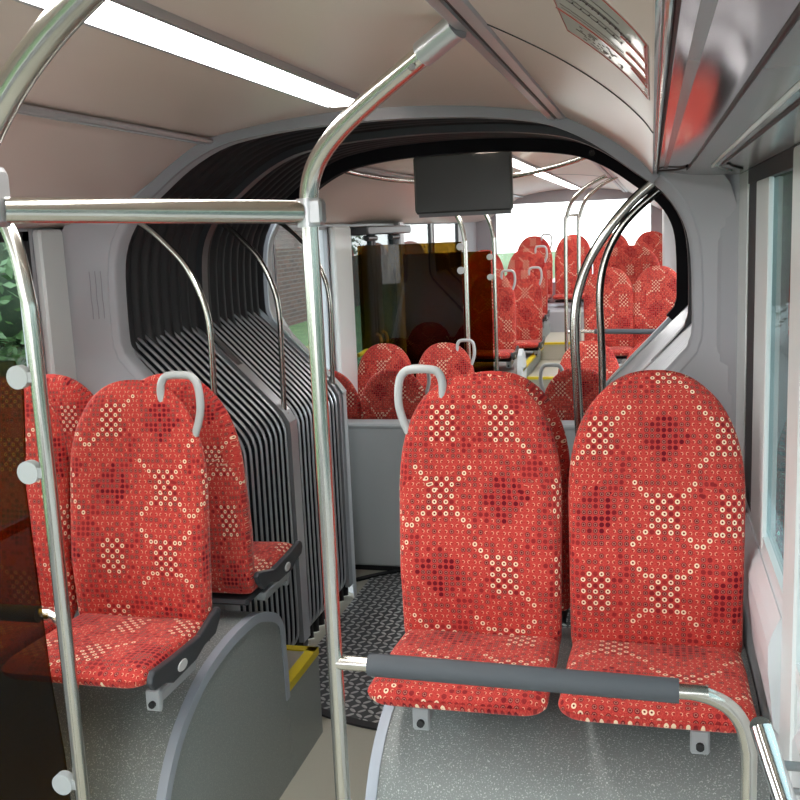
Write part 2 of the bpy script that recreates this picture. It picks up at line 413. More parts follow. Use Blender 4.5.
mb = MB(); extrude(smooth2([(0.0205, 2.1515), (0.06, 2.1485), (0.098, 2.1405), (0.135, 2.135), (0.19, 2.130), (WR, 2.128)], 3), -2.4, 3.385, 0.02, mb); struct('ceiling', mb, 'soffit', True)
mb = MB(); mb.tube([(0.150, -2.4, 2.1325), (0.150, 2.3, 2.1325), (0.165, 2.7, 2.131), (0.215, 2.95, 2.127)], 0.0035, 8, smooth=6); struct('trim_5', mb, 'pillar')
mb = MB(); mb.tube([(0.170, -2.4, 2.1305), (0.170, 2.2, 2.1305), (0.185, 2.6, 2.129), (0.235, 2.85, 2.126)], 0.0035, 8, smooth=6); struct('trim_6', mb, 'black')

# ------------------------------------------------------------------ structure: side walls with window openings
def wall_with_openings(name, x0, x1, y0, y1, z0, z1, holes, material):
    mbx = MB(); ys = sorted(set([y0, y1] + [h for q in holes for h in q[:2]]))
    for a, b in zip(ys[:-1], ys[1:]):
        hit = [q for q in holes if q[0] <= a + 1e-6 and q[1] >= b - 1e-6]
        if hit:
            q = hit[0]
            if q[2] > z0: mbx.box(x0, x1, a, b, z0, q[2])
            if q[3] < z1: mbx.box(x0, x1, a, b, q[3], z1)
        else: mbx.box(x0, x1, a, b, z0, z1)
    return struct(name, mbx, material)
wall_with_openings('wall_left', WL - .06, WL, -2.4, 5.4, 0, 2.10, [(-2.1, 0.6, 1.02, 2.05), (0.7, 3.10, 1.02, 2.055), (3.40, 5.0, 0, 2.05)], 'panel')
wall_with_openings('wall_left', WL - .06, WL, 5.4, 12.5, 0, 2.12, [(5.45, 6.46, 0.92, 2.05), (6.88, 8.27, 0, 2.05), (8.45, 9.75, 1.2, 2.09), (9.85, 11.2, 1.2, 2.09)], 'panel')
wall_with_openings('wall_right', WR, WR + .06, -2.4, 5.4, 0, 2.16, [(-2.1, 0.5, 1.12, 2.12), (0.6, 2.02, 1.12, 2.12), (2.06, 2.985, 1.20, 2.12), (3.40, 5.0, 0, 2.1)], 'white_panel')
wall_with_openings('wall_right', WR, WR + .06, 5.4, 12.5, 0, 2.12, [(5.45, 6.9, 0.95, 2.09), (7.0, 8.6, 1.1, 2.09), (8.7, 9.3, 1.2, 2.09), (10.2, 11.7, 1.25, 2.09)], 'white_panel')  # openings for the unseen right rear windows, added for daylight
# back wall with wide window
mb = MB(); mb.box(WL, -1.93, 12.42, 12.5, 0, 2.45); mb.box(0.02, WR, 12.42, 12.5, 0, 2.45); mb.box(-1.93, .02, 12.42, 12.5, 0, 1.25); mb.box(-1.93, .02, 12.42, 12.5, 2.30, 2.45)
struct('wall_back', mb, 'panel')
mb = MB(); mb.box(WL, WR, -2.46, -2.4, 0, .9); mb.box(WL, WR, -2.46, -2.4, 2.15, 2.45); mb.box(WL, WL + .1, -2.46, -2.4, .9, 2.15); mb.box(WR - .1, WR, -2.46, -2.4, .9, 2.15); struct('wall_front', mb, 'panel')
mb = MB(); mb.prism([(5.30, 1.64), (5.45, 1.56), (5.76, 1.33), (6.20, .92), (5.30, .92)], 'x', WL - .02, WL + .012); struct('trim_21', mb, 'white_panel')
wn_i = [0]
def window(pos, y0, y1, z0, z1, side, gm='glass', frame='black', fw=0.035):
    wn_i[0] += 1
    mbx = MB()
    if side == 'back':
        x0, x1, yy = pos
        mbx.box(x0, x1, yy + .03, yy + .036, z0, z1); w = struct('window_%d' % wn_i[0], mbx, gm)
        f = MB(); f.box(x0, x1, yy - .005, yy + .03, z0, z0 + fw); f.box(x0, x1, yy - .005, yy + .03, z1 - fw, z1); f.box(x0, x0 + fw, yy - .005, yy + .03, z0, z1); f.box(x1 - fw, x1, yy - .005, yy + .03, z0, z1)
        part('window_frame', f, frame, w, smooth=False); return w
    x = pos; s = -1 if side == 'left' else 1
    mbx.box(min(x + s * .010, x + s * .016), max(x + s * .010, x + s * .016), y0, y1, z0, z1); w = struct('window_%d' % wn_i[0], mbx, gm)
    a, b = min(x - s * .004, x + s * .028), max(x - s * .004, x + s * .028)
    f = MB(); f.box(a, b, y0, y1, z0, z0 + fw); f.box(a, b, y0, y1, z1 - fw, z1); f.box(a, b, y0, y0 + fw, z0, z1); f.box(a, b, y1 - fw, y1, z0, z1)
    part('window_frame', f, frame, w, smooth=False); return w
window(WL, 0.7, 3.10, 1.02, 2.055, 'left'); window(WL, -2.1, 0.6, 1.02, 2.05, 'left')
window(WR, 2.05, 2.985, 1.20, 2.12, 'right', 'side_glass', 'pillar', .015); window(WR, 0.6, 2.02, 1.12, 2.12, 'right', 'side_glass', 'pillar'); window(WR, -2.1, .5, 1.12, 2.12, 'right', 'side_glass')
window(WL, 5.45, 6.46, 0.92, 2.05, 'left', frame='trim', fw=.02); window(WL, 8.45, 9.75, 1.2, 2.09, 'left'); window(WL, 9.85, 11.2, 1.2, 2.09, 'left')
window(WR, 5.45, 6.9, .95, 2.09, 'right'); window(WR, 7.0, 8.6, 1.1, 2.09, 'right'); window(WR, 8.7, 9.3, 1.2, 2.09, 'right'); window(WR, 10.2, 11.7, 1.25, 2.09, 'right')  # right rear windows: unseen, added to let daylight into the rear saloon
window((-1.93, .02, 12.42), 0, 0, 1.25, 2.30, 'back', 'glass', 'panel')
# pale pillar strips beside the front windows
mb = MB(); mb.rbox(WL, WL + .035, 3.12, 3.27, .85, 2.06, .008); struct('trim_7', mb, 'pillar')
mb = MB(); mb.rbox(WR - .008, WR + .006, 2.99, 3.30, .95, 2.128, .003); struct('trim_8', mb, 'pillar')
mb = MB(); mb.rbox(WR - .006, WR + .006, 2.48, 2.76, 1.125, 2.088, .002); struct('trim_9', mb, 'pillar')
mb = MB(); mb.box(WR - .004, WR + .009, 2.762, 2.986, 1.13, 2.088); mb.box(WR - .007, WR + .009, 1.8, 2.986, 2.088, 2.127); struct('trim_22', mb, 'black')
mb = MB(); mb.rbox(WR - .010, WR + .02, 1.88, 2.045, .0, 2.128, .006); struct('trim_10', mb, 'pillar')
mb = MB(); mb.prism([(.205, 3.335), (.215, 3.32), (WR, 3.255), (WR, 3.38), (.205, 3.38)], 'z', .3, 2.129); struct('trim_23', mb, 'panel')
# right window sill ledge and wall lining below
mb = MB()
mb.prism([(WR + .03, 1.15), (WR + .03, 1.205), (WR - .002, 1.200), (WR - .007, 1.172), (WR - .011, 1.174), (WR - .026, 1.140), (WR - .034, 1.11), (WR - .033, 1.05), (WR - .02, .93), (WR - .0, .90), (WR, 1.09)], 'y', 2.055, 2.96); struct('trim_11', mb, 'white_panel')
mb = MB(); mb.box(WL, WL + .03, 0.7, 3.1, .96, 1.02); struct('trim_12', mb, 'panel')

# ------------------------------------------------------------------ gangway end frames (pillar panels with the arched opening)
def end_frame(name, yin, yout, material):
    """opening edge at yin, spreading to the walls/ceiling at yout"""
    inn = dense(opening(), 3)
    N = len(inn)
    def outer(p):
        dx = p.x - C0
        z = p.z
        if z < 2.02: return (WL if dx < 0 else WR, z)
        x = C0 + dx * 1.15
        x = min(max(x, WL), WR)
        return (x, z + .08)
    rings = []
    s = 1 if yout > yin else -1
    y_ = yin
    r0 = [(p.x, yin - s * .015, p.z) for p in inn]                                        # inside edge, deep
    g1 = opening(grow=0.0); g2 = dense(opening(grow=.012), 3); g3 = dense(opening(grow=.036), 3)
    r1 = [(p.x, yin, p.z) for p in inn]
    r2 = [(a.x, yin + s * .012, a.z) for a in g2]
    r3 = [(a.x, yin + s * .014, a.z) for a in g3]
    r4 = []
    for p in inn:
        x, z = outer(p); r4.append((x, yout, z))
    ra = [(p.x, yin - s * .06, p.z) for p in inn]
    clampf = lambda r: [(min(max(a, WL), WR), b, max(c, 0)) for a, b, c in r]
    mbx = MB(); mbx.loft([clampf(q) for q in (ra, r1, r2, r3, r4)])
    return struct(name, mbx, material, True, angle=50)
end_frame('trim_13', 3.40, 3.27, 'panel')
end_frame('trim_14', 5.00, 5.38, 'white_panel')
def backing(name, y, material):
    a = dense(opening(grow=.03), 2); rings = []
    for p in a:
        if p.z < 1.0: q = (WL - .02 if p.x < C0 else WR + .02, p.z)
        else:
            dx, dz = p.x - C0, p.z - 1.0; k = min(1.22 / max(abs(dx), 1e-6), 1.45 / max(dz, 1e-6)); q = (C0 + dx * k, 1.0 + dz * k)
        rings.append([(p.x, y, p.z), (q[0], y, q[1]), (q[0], y + .01, q[1]), (p.x, y + .01, p.z)])
    mbx = MB(); mbx.loft(rings, closed=True, caps=True); return struct(name, mbx, material)
backing('trim_19', 3.386, 'panel'); backing('trim_20', 5.03, 'trim')
# separate arch band on the near frame (grey lip over the opening)
def arch_band(name, y, d, material, g0=-.004, g1=.036, zmin=2.0, zr=None):
    a = [p for p in dense(opening(grow=g0), 3)]; b = [p for p in dense(opening(grow=g1), 3)]
    idx = [i for i in range(len(a)) if a[i].z > (zr if (zr and a[i].x > C0) else zmin)]
    rings = [[(a[i].x, y, a[i].z), (b[i].x, y - .004, b[i].z), (b[i].x, y + d, b[i].z), (a[i].x, y + d, a[i].z)] for i in idx]
    mbx = MB(); mbx.loft(rings, closed=True, caps=True); return struct(name, mbx, material, True)
arch_band('trim_15', 3.375, .02, 'trim', zmin=2.10)
arch_band('trim_16', 4.935, .062, 'matte_black', -.014, .06, 2.08, 1.5)

# small vent grooves on the left pillar panel
vt = thing('vent_grille', 'three moulded wavy vent grooves on the left grey pillar panel', 'vent', (-2.03, 3.33, 1.72))
for k in range(3):
    x = -2.055 + .016 * k
    yk = 3.27 + (x + 2.13) / .155 * .125 - .012
    g = MB(); g.tube([(x, yk, 1.90), (x + .001, yk, 1.85), (x - .001, yk, 1.80), (x + .001, yk, 1.76), (x, yk, 1.72)], .0018, 6, smooth=4)
    part('groove', g, 'trim', vt)

# ------------------------------------------------------------------ bellows between the two frames
def bellows():
    t = thing('gangway_bellows', 'black folded bellows lining the articulated joint of the bus', 'bellows', (C0, 4.2, 0))
    for (ya, yb) in ((3.405, 4.17), (4.23, 4.985)):
        n = 9; rings = []
        for k in range(6 * n + 1):
            y = ya + (yb - ya) * k / (6 * n); g = .045 + .10 * (1 - abs(math.cos(PI * k / 6)) ** .8)
            rings.append([(p.x, y, p.z) for p in dense(opening(grow=g), 2)])
        mbx = MB(); mbx.loft(rings); part('folds', mbx, 'bellows', t, smooth=True, angle=80)
    a = dense(opening(grow=.015), 3); b = dense(opening(grow=.12), 3)
    rings = [[(a[i].x, 4.17, a[i].z), (b[i].x, 4.17, b[i].z), (b[i].x, 4.23, b[i].z), (a[i].x, 4.23, a[i].z)] for i in range(len(a))]
    mbx = MB(); mbx.loft(rings, closed=True, caps=True); part('middle_hoop', mbx, 'dark_plastic', t)
bellows()

# ------------------------------------------------------------------ slatted side covers of the joint
def side_cover(sgn, label):
    X = lambda d: C0 + sgn * d
    path = [(1.15, 1.63), (1.05, 1.535), (.90, 1.385), (.78, 1.265), (.72, 1.195), (.695, 1.14), (.69, 1.07), (.69, .85), (.69, .5), (.69, .20), (.70, .12), (.735, .07)]
    sm = crom([Vector((X(a), 0, z)) for a, z in path], 4)
    t = thing('joint_side_cover', label, 'side cover', (X(.9), 4.2, 0))
    def plate(y, w):
        p = [Vector((X(a), 0, z)) for a, z in [(1.15, 1.640), (.90, 1.393), (.712, 1.203), (.684, 1.155), (.680, 1.10), (.680, .60), (.680, .08)]]
        inn = [Vector((X(a), 0, z)) for a, z in [(1.15, 1.60), (.92, 1.37), (.74, 1.19), (.71, 1.14), (.705, 1.08), (.705, .60), (.705, .08)]]
        rings = [[(a.x, y - w, a.z), (a.x, y + w, a.z), (b.x, y + w, b.z), (b.x, y - w, b.z)] for a, b in zip(p, inn)]
        mbx = MB(); mbx.loft(rings, closed=True, caps=True); part('cover_plate', mbx, 'plate', t, smooth=False)
    for y, w in ((3.445, .018), (4.2, .045), (4.93, .035)): plate(y, w)
    for (ya, yb) in ((3.50, 4.14), (4.26, 4.885)):
        base = MB()
        rings = [[(p.x + sgn * (.03 if True else 0) * (1 if p.z < 1.15 else .6), ya, p.z - (.03 if p.z > 1.2 else 0)), (p.x + sgn * (.03) * (1 if p.z < 1.15 else .6), yb, p.z - (.03 if p.z > 1.2 else 0))] for p in sm]
        base.loft(rings); part('backing', base, 'slat_base', t)
        sl = MB(); fin = MB(); n = 11
        for k in range(n):
            y = ya + (yb - ya) * (k + .5) / n
            pts = [(p.x, y, p.z) for p in sm]
            sl.tube(pts, .0072, 8)
            rings = []
            for p in sm:
                off = Vector((sgn * .03, 0, 0)) if p.z < 1.15 else Vector((sgn * .02, 0, -.03))
                rings.append([(p.x, y - .006, p.z), (p.x, y + .006, p.z), (p.x + off.x, y + .004, p.z + off.z), (p.x + off.x, y - .004, p.z + off.z)])
            fin.loft(rings, closed=True)
        part('slats', sl, 'slat', t); part('slat_webs', fin, 'slat_base', t)
    return t
side_cover(-1, 'silver and black slatted cover sloping down left side of the gangway')
side_cover(1, 'silver and black slatted cover sloping down right side of the gangway')

# ------------------------------------------------------------------ ceiling rails and lights
def ceiling_rail(xc, y0, y1, label, zc=2.352, tilt=-1):
    t = thing('ceiling_rail', label, 'rail', (xc, (y0 + y1) / 2, zc))
    b = MB(); b.prism([(xc - .030, zc + .004), (xc - .034, zc - .004), (xc - .026, zc - .011), (xc - .006, zc - .013), (xc - .004, zc - .006), (xc + .004, zc - .006), (xc + .006, zc - .013), (xc + .026, zc - .012), (xc + .034, zc - .004), (xc + .030, zc + .004)], 'y', y0, y1)
    part('profile', b, 'alu', t, smooth=False)
    b = MB(); b.box(xc - .004, xc + .004, y0, y1, zc - .0075, zc - .0055); part('slot', b, 'black', t, smooth=False)
    return t
ceiling_rail(C0 - .635, -2.2, 3.37, 'grey ceiling rail along left cove of the front saloon')
ceiling_rail(C0 + .625, -2.2, 3.37, 'grey ceiling rail carrying the central pole, right of the light strip')
ceiling_rail(C0 - .635, 5.06, 12.3, 'grey ceiling rail along left side beyond the gangway')
ceiling_rail(C0 + .625, 5.06, 12.3, 'grey ceiling rail along right side beyond the gangway')
def light(y0, y1, xc, w, label):
    t = thing('ceiling_light', label, 'light', (xc, (y0 + y1) / 2, 2.40))
    b = MB(); b.prism([(xc - w / 2, 2.41), (xc - w / 2 + .01, 2.402), (xc + w / 2 - .01, 2.402), (xc + w / 2, 2.41)], 'y', y0, y1); part('diffuser', b, 'strip', t, smooth=False)
    b = MB(); b.box(xc - w / 2 - .012, xc - w / 2, y0, y1, 2.401, 2.424); b.box(xc + w / 2, xc + w / 2 + .012, y0, y1, 2.401, 2.424); part('frame', b, 'alu', t, smooth=False)
light(-2.0, 3.12, -0.945, .125, 'long bright white light strip on front saloon ceiling')
light(5.4, 12.0, -0.87, .11, 'bright white light strip on ceiling beyond the gangway')

# ------------------------------------------------------------------ route map on the right cove
def cove_at(s):       # s = 0 at the corner (lower, right) growing up and left
    L = [Vector((x, 0, z)) for x, z in reversed(rcove)]
    acc = 0
    for a, b in zip(L[:-1], L[1:]):
        d = (b - a).length
        if acc + d >= s: return a + (b - a) * ((s - acc) / d)
        acc += d
    return L[-1]
mp = thing('route_map', 'laminated bus route diagram with red and black lines on curved right cove', 'map', (-.06, 1.12, 2.2))
SM, Y0, Y1 = .150, .93, 1.345
def on_map(s, y, lift=.0015):
    p = cove_at(s); return (p.x - lift * .6, y, p.z - lift * .8)
b = MB(); rings = []
for k in range(25):
    s = .008 + (SM - .008) * k / 24; rings.append([on_map(s, Y0, .001), on_map(s, Y1, .001), on_map(s, Y1, .0002), on_map(s, Y0, .0002)])
b.loft(rings, closed=True, caps=True); part('sheet', b, 'map', mp)
def mline(pts, r, mt, name='printed_line'):
    q = []
    for (s0, y0), (s1, y1) in zip(pts[:-1], pts[1:]):
        for k in range(8): t = k / 8; q.append(on_map(s0 + (s1 - s0) * t, y0 + (y1 - y0) * t))
    q.append(on_map(*pts[-1])); MBX = MB(); MBX.tube(q, r, 5); return MBX
red = MB(); dark = MB()
def addto(acc, x): acc.add(x.v, x.f)
for pts, r in [([(.01, Y0 + .005), (SM - .002, Y0 + .005), (SM - .002, Y1 - .005), (.01, Y1 - .005), (.01, Y0 + .005)], .0007), ([(.012, 1.20), (SM, 1.20)], .0011), ([(.012, 1.05), (.05, 1.05)], .0012),
               ([(.012, 1.13), (.045, 1.13)], .0013), ([(.012, 1.24), (.04, 1.22)], .001), ([(.012, .95), (.012, 1.04)], .0016), ([(.012, 1.06), (.012, 1.12)], .0016), ([(.012, 1.14), (.012, 1.19)], .0016)]:
    addto(red, mline(pts, r, None))
for yk in (.99, 1.02, 1.075, 1.10, 1.155, 1.175): addto(dark, mline([(.05, yk), (SM - .01, yk)], .00035, None))
addto(dark, mline([(.035, 1.03), (.105, 1.03), (.11, .98), (SM - .03, .98)], .0009, None))
for k in range(9):
    s = .04 + k * .0075; p = on_map(s, 1.03, .002); dark.tube([(p[0], p[1] - .003, p[2]), (p[0], p[1] + .003, p[2])], .0014, 6)
for k in range(7):
    s = .05 + k * .011; p = on_map(s, 1.09, .002); dark.tube([(p[0], p[1] - .002, p[2]), (p[0], p[1] + .002, p[2])], .0012, 6)
rnd = random.Random(3)
for k in range(60):       # small print in the legend box
    s = .055 + rnd.random() * .07; y = 1.235 + int(rnd.random() * 7) * .013; p0 = on_map(s, y, .001); p1 = on_map(s + .004, y, .001); dark.tube([p0, p1], .0007, 4)
part('red_lines', red, 'map_red', mp); part('black_lines', dark, 'map_dark', mp)

# ------------------------------------------------------------------ seats
BW, BH, CD = .222, .736, .41
def back_outline(w, h, n=64, taper=0.0):
    pts = []
    m0 = .40; a = h - m0
    for k in range(n + 1):               # arch from right to left
        t = PI * k / n; c, s = math.cos(t), math.sin(t); e = 2 / 2.35
        pts.append((w * math.copysign(abs(c) ** e, c), m0 + a * abs(s) ** e))
    for z in (.30, .20, .10, .03): pts.append((-w * (1 - .02 * (1 - z / .4)), z))
    pts += [(-w * .965, .008), (-w * .93, 0), (-w * .5, 0), (0, 0), (w * .5, 0), (w * .93, 0), (w * .965, .008)]
    for z in (.03, .10, .20, .30): pts.append((w * (1 - .02 * (1 - z / .4)), z))
    return pts
def pillow(outline, cen, T, shape, back=True):
    """solid from an outline: rings from the middle of the front to the rim and round to the back; shape(u,v,d) -> xyz"""
    prof = [(0.02, 1.0), (.35, 1.0), (.65, .985), (.82, .93), (.90, .82), (.95, .64), (.985, .38), (1.0, 0.0)]
    rings = []
    for s, d in prof: rings.append([shape(cen[0] + (p[0] - cen[0]) * s, cen[1] + (p[1] - cen[1]) * s, d * T) for p in outline])
    for s, d in reversed(prof[:-1]): rings.append([shape(cen[0] + (p[0] - cen[0]) * s, cen[1] + (p[1] - cen[1]) * s, -d * T) for p in outline])
    return MB().loft(rings, closed=True, caps=True)
def make_back(w=BW, h=BH):
    def shp(u, v, d):
        crown = .010 * math.cos(min(abs(u / w), 1) * PI / 2) if d > 0 else 0
        side = .014 * (abs(u) / w) ** 2 if d > 0 else 0
        return (u, .005 + .075 * v - d - side + (.012 if d > 0 else 0) - 0.02 * math.exp(-((v - .22) / .12) ** 2) * (1 if d > 0 else 0), v - .02)
    return pillow(back_outline(w, h), (0, .34), .036, shp)
def back_uv(w, h):
    def f(c):
        z = c.z + .02; dy = c.y - (.005 + .075 * z - .036 - .012)
        nx = math.copysign(min(abs(c.x) / w, 1) ** 8, c.x) if z < .45 else c.x / w
        nz = max(0, min((z - .42) / (h - .42), 1)) ** 2
        return (c.x + nx * dy * .9, z + .04 + nz * dy * .9)
    return f
def cush_uv(c):
    k = min(abs(c.x) / BW, 1) ** 10; dz = .02 - c.z
    return (c.x + math.copysign(k * dz, c.x), c.y - (max(0, -c.z - .0) if c.y < -CD * .85 else 0))
def make_cushion(w=BW, dp=CD):
    o = []
    wf = w * .985
    def corner(cx_, cy_, r, a0, a1):
        for k in range(7):
            a = a0 + (a1 - a0) * k / 6; o.append((cx_ + r * math.cos(a), cy_ + r * math.sin(a)))
    corner(wf - .05, -dp + .05, .05, -PI / 2, 0)
    o.extend([(wf * .99, -dp * .6), (w * .98, -dp * .3)])
    corner(w * .96 - .02, -.0, .02, 0, PI / 2); o.append((0, .02)); corner(-w * .96 + .02, 0, .02, PI / 2, PI)
    o.extend([(-w * .98, -dp * .3), (-wf * .99, -dp * .6)])
    corner(-wf + .05, -dp + .05, .05, PI, 1.5 * PI); o.append((0, -dp))
    def shp(u, v, d):
        front = max(0, (-v - dp + .10) / .10)
        z = .008 - .035 * (v / dp) * -1 * 0 + (-v / dp) * .018 - (.022 * front ** 2 if d > 0 else 0) + d * 1.0
        z -= .008 * math.cos(min(abs(u / w), 1) * PI / 2) * (1 if d > 0 else 0)
        return (u, v, z - .02)
    return pillow(o, (0, -dp * .5), .033, shp)
def handle_mb(s, w=BW):
    P = [(s * (w - .030), .045, .555), (s * (w - .013), .045, .60), (s * (w - .005), .045, .645), (s * (w - .010), .047, .700), (s * (w - .026), .049, .724), (s * (w - .048), .05, .730), (s * (w - .094), .05, .730), (s * (w - .118), .05, .720), (s * (w - .129), .048, .685), (s * (w - .123), .046, .62)]
    return MB().tube(P, .0115, 12, smooth=5)
def make_seat(name, label, trim=0, handle=0, w=BW, h=BH, detail=True):
    t = thing(name, label, 'seat', (0, 0, 0))
    part('backrest', make_back(w, h), 'fabric', t, uvf=back_uv(w, h), world=False, angle=80)
    part('seat_cushion', make_cushion(w), 'fabric', t, uvf=cush_uv, world=False, angle=80)
    pan = MB(); pan.rbox(-w * .9, w * .9, -CD + .16, .03, -.070, -.050, .01); part('seat_pan', pan, 'dark_plastic', t, world=False)
    for sx in (.86 * trim,) if trim else ((-.45,) if handle < 0 else (.45,)):
        bk = MB(); bk.rbox(sx * w - .02, sx * w + .02, -.30, -.10, -.100, -.070, .004)
        bk.rbox(sx * w - .022, sx * w + .022, -.318, -.300, -.120, -.060, .004)
        br = part('bracket', bk, 'clip', t, world=False)
        if detail:
            bo = MB(); bo.cyl((sx * w, -.322, -.098), (0, 1, 0), .0095, .012, 10); part('bolt', bo, 'black', br, world=False)
    if trim:
        s = trim
        o = [(-CD - .005, .018), (-CD + .01, .030), (-.28, .018), (-.12, .010), (-.03, .040), (.015, .052), (.03, .036), (.012, .0), (-.02, -.035), (-.10, -.040), (-.16, -.062), (-.30, -.066), (-.34, -.045), (-CD + .005, -.035), (-CD - .012, -.005)]
        o = [(a * .95, b * .82 + .004) for a, b in o]
        x0, x1 = sorted((s * (w + .001), s * (w + .020)))
        tr = MB(); tr.prism(o, 'x', x0, x1); tp = part('side_trim', tr, 'dark_plastic', t, smooth=False, world=False, label='dark plastic side trim with oval emblem')
        bm_ = tp.modifiers.new('b', 'BEVEL'); bm_.width = .006; bm_.segments = 3
        e = MB(); rings = []
        for xx, q in ((s * (w + .019), 1), (s * (w + .0225), .9)):
            rings.append([(xx, -.235 + .028 * q * math.cos(a), -.022 + .0155 * q * math.sin(a)) for a in [2 * PI * k / 24 for k in range(24)]])
        e.loft(rings, closed=True, caps=True); part('emblem', e, 'emblem', tp, world=False)
    if handle: part('grab_handle', handle_mb(handle, w), 'handle', t, world=False)
    return t
def dup(root, loc, rz, label, group):
    r = root.copy(); COL.objects.link(r); r.location = loc; r.rotation_euler = (0, 0, rz); r['label'] = label
    if group: r['group'] = group
    for ch in list(root.children):
        c = ch.copy(); COL.objects.link(c); c.parent = r
        for g in ch.children:
            d = g.copy(); COL.objects.link(d); d.parent = c
    return r
proto = {}
def seat(x, y, z, rz, label, group, trim=0, handle=0, w=BW, h=BH):
    k = (trim, handle, w, h)
    if k not in proto:
        o = make_seat('passenger_chair', label, trim, handle, w, h); proto[k] = o
        o.location = (x, y, z); o.rotation_euler = (0, 0, rz); o['group'] = group; return o
    return dup(proto[k], (x, y, z), rz, label, group)
G1 = 'patterned red seats in the front saloon'; G2 = 'patterned red seats in the rear saloon'
ZC = .90
seat(-.452, 2.50, ZC, 0, 'near right pair, red patterned seat on aisle side with pale grab handle', G1, handle=-1)
seat(.008, 2.50, ZC, 0, 'red patterned seat at the right window, nearest to the camera', G1)
seat(-1.475, 2.50, ZC - .012, 0, 'red patterned seat on left aisle side with charcoal side trim and handle', G1, trim=1, handle=1)
seat(-1.925, 2.50, ZC, 0, 'red patterned seat at the left window half behind brown glass', G1)
seat(-1.49, 2.87, ZC - .03, PI, 'rear-facing red seat on left aisle side, back to back with handled seat', G1, trim=-1)
seat(-1.925, 2.87, ZC - .03, PI, 'rear-facing red seat at left window before the slatted cover', G1)
seat(-0.452, 2.87, ZC - .03, PI, 'rear-facing red seat hidden behind the near right aisle seat', G1)
seat(0.008, 2.87, ZC - .03, PI, 'rear-facing red seat hidden behind the near right window seat', G1)
# beyond the gangway: facing groups
seat(-1.50, 5.66, .475, PI, 'dark-backed rear-facing red seat just above the grey box, left of aisle', G2, handle=-1)
seat(-1.925, 5.66, .475, PI, 'rear-facing red seat against left wall beside the slatted cover end', G2)
seat(-1.895, 6.82, .48, 0, 'red seat facing forward at left window before the door partition', G2)
seat(-1.445, 6.82, .48, 0, 'red seat facing forward with handle next to first partition pole', G2, handle=1)
seat(-.405, 5.66, .475, PI, 'dark-backed rear-facing red seat right of aisle behind joint poles', G2, handle=1)
seat(.035, 5.66, .475, PI, 'rear-facing red seat at right wall just past the slatted cover', G2)
seat(-.425, 6.82, .48, 0, 'red seat facing forward right of aisle, behind the dark-backed one', G2)
seat(.02, 6.82, .48, 0, 'red seat facing forward at right window, almost hidden by near seats', G2)
seat(-.375, 8.95, .885, 0, 'raised red seat on aisle side behind the horizontal padded bar', G2)
seat(.055, 8.95, .885, 0, 'raised red seat at right wall behind the horizontal padded bar', G2)
seat(-.225, 10.4, 1.04, 0, 'extra-wide red seat with flat broad top at right, behind raised pair', G2, w=.315)
seat(-1.43, 8.95, .87, 0, 'left aisle red seat just behind the second brown partition, with handle', G2, trim=1, handle=1)
seat(-1.88, 8.95, .87, 0, 'left window red seat seen through both brown partitions', G2)
seat(-1.285, 9.85, .852, 0, 'left aisle red seat of second raised row with handle', G2, trim=1, handle=1)
seat(-1.74, 9.85, .852, 0, 'left window red seat of second raised row', G2)
seat(-1.32, 10.75, 1.04, 0, 'left aisle red seat of third raised row with handle', G2, trim=1, handle=1)
seat(-1.79, 10.75, 1.04, 0, 'left window red seat of third raised row with top above partition', G2)
for x, l, hd in ((-1.385, 'back row red seat furthest left, with handle, under rear window', 1), (-.915, 'back row red seat facing down the aisle', 0), (-.46, 'back row red seat third from left, behind curved steel poles', 0), (-.005, 'back row red seat furthest right beside the white cabinet', 0)):
    seat(x, 12.0, 1.155, 0, l, G2, handle=hd)

# ------------------------------------------------------------------ seat podiums (wheel boxes)
def wheel_box(side, label):
    xi = -1.30 if side < 0 else -.69; xo = WL + .001 if side < 0 else WR - .003
    trimp = [(2.05, 0.0), (2.12, .25), (2.20, .45), (2.28, .57), (2.376, .650), (2.519, .715), (2.708, .745), (2.90, .742), (3.00, .715), (3.10, .665), (3.145, .60), (3.155, .50), (3.16, .40), (3.16, 0.0)]
    if side > 0: trimp = [(1.98, 0.0), (2.05, .40), (2.152, .60), (2.235, .69), (2.36, .745), (2.50, .76), (2.75, .76), (2.95, .74), (3.08, .68), (3.15, .58), (3.16, .40), (3.16, 0)]
    sm = crom([Vector((0, a, b)) for a, b in trimp], 4)
    t = thing('seat_podium', label, 'podium', ((xi + xo) / 2, 2.6, 0))
    a, b = sorted((xi, xo))
    pm = MB(); pm.loft([[(a + .001, p.y, p.z) for p in sm], [(b - .001, p.y, p.z) for p in sm]]); part('curved_top', pm, 'vinyl', t)
    sd = MB(); s = 1 if side < 0 else -1
    sd.prism([(p.y, p.z - .003) for p in sm], 'x', *sorted((xi - s * .02, xi - s * .001))); part('side_panel', sd, 'vinyl_side', t, smooth=False)
    e = MB(); rings = []
    for i, p in enumerate(sm[:-3]):
        tg = (sm[min(i + 1, len(sm) - 1)] - sm[max(i - 1, 0)]).normalized(); nrm = Vector((0, -tg.z, tg.y))
        q = p - nrm * .030; p2 = p + nrm * .004; q2 = p - nrm * .003
        x1 = xi + s * .006; x2 = xi - s * .022
        rings.append([(x1, q.y, max(q.z, 0)), (x1, p2.y, p2.z), (x2, p2.y, p2.z), (x2, q2.y, q2.z)])
    e.loft(rings, closed=True, caps=True); part('edge_trim', e, 'edge', t)
    return t
wheel_box(-1, 'grey speckled curved podium under the left pair of red seats')
wheel_box(1, 'grey speckled curved podium under the near right pair of red seats')
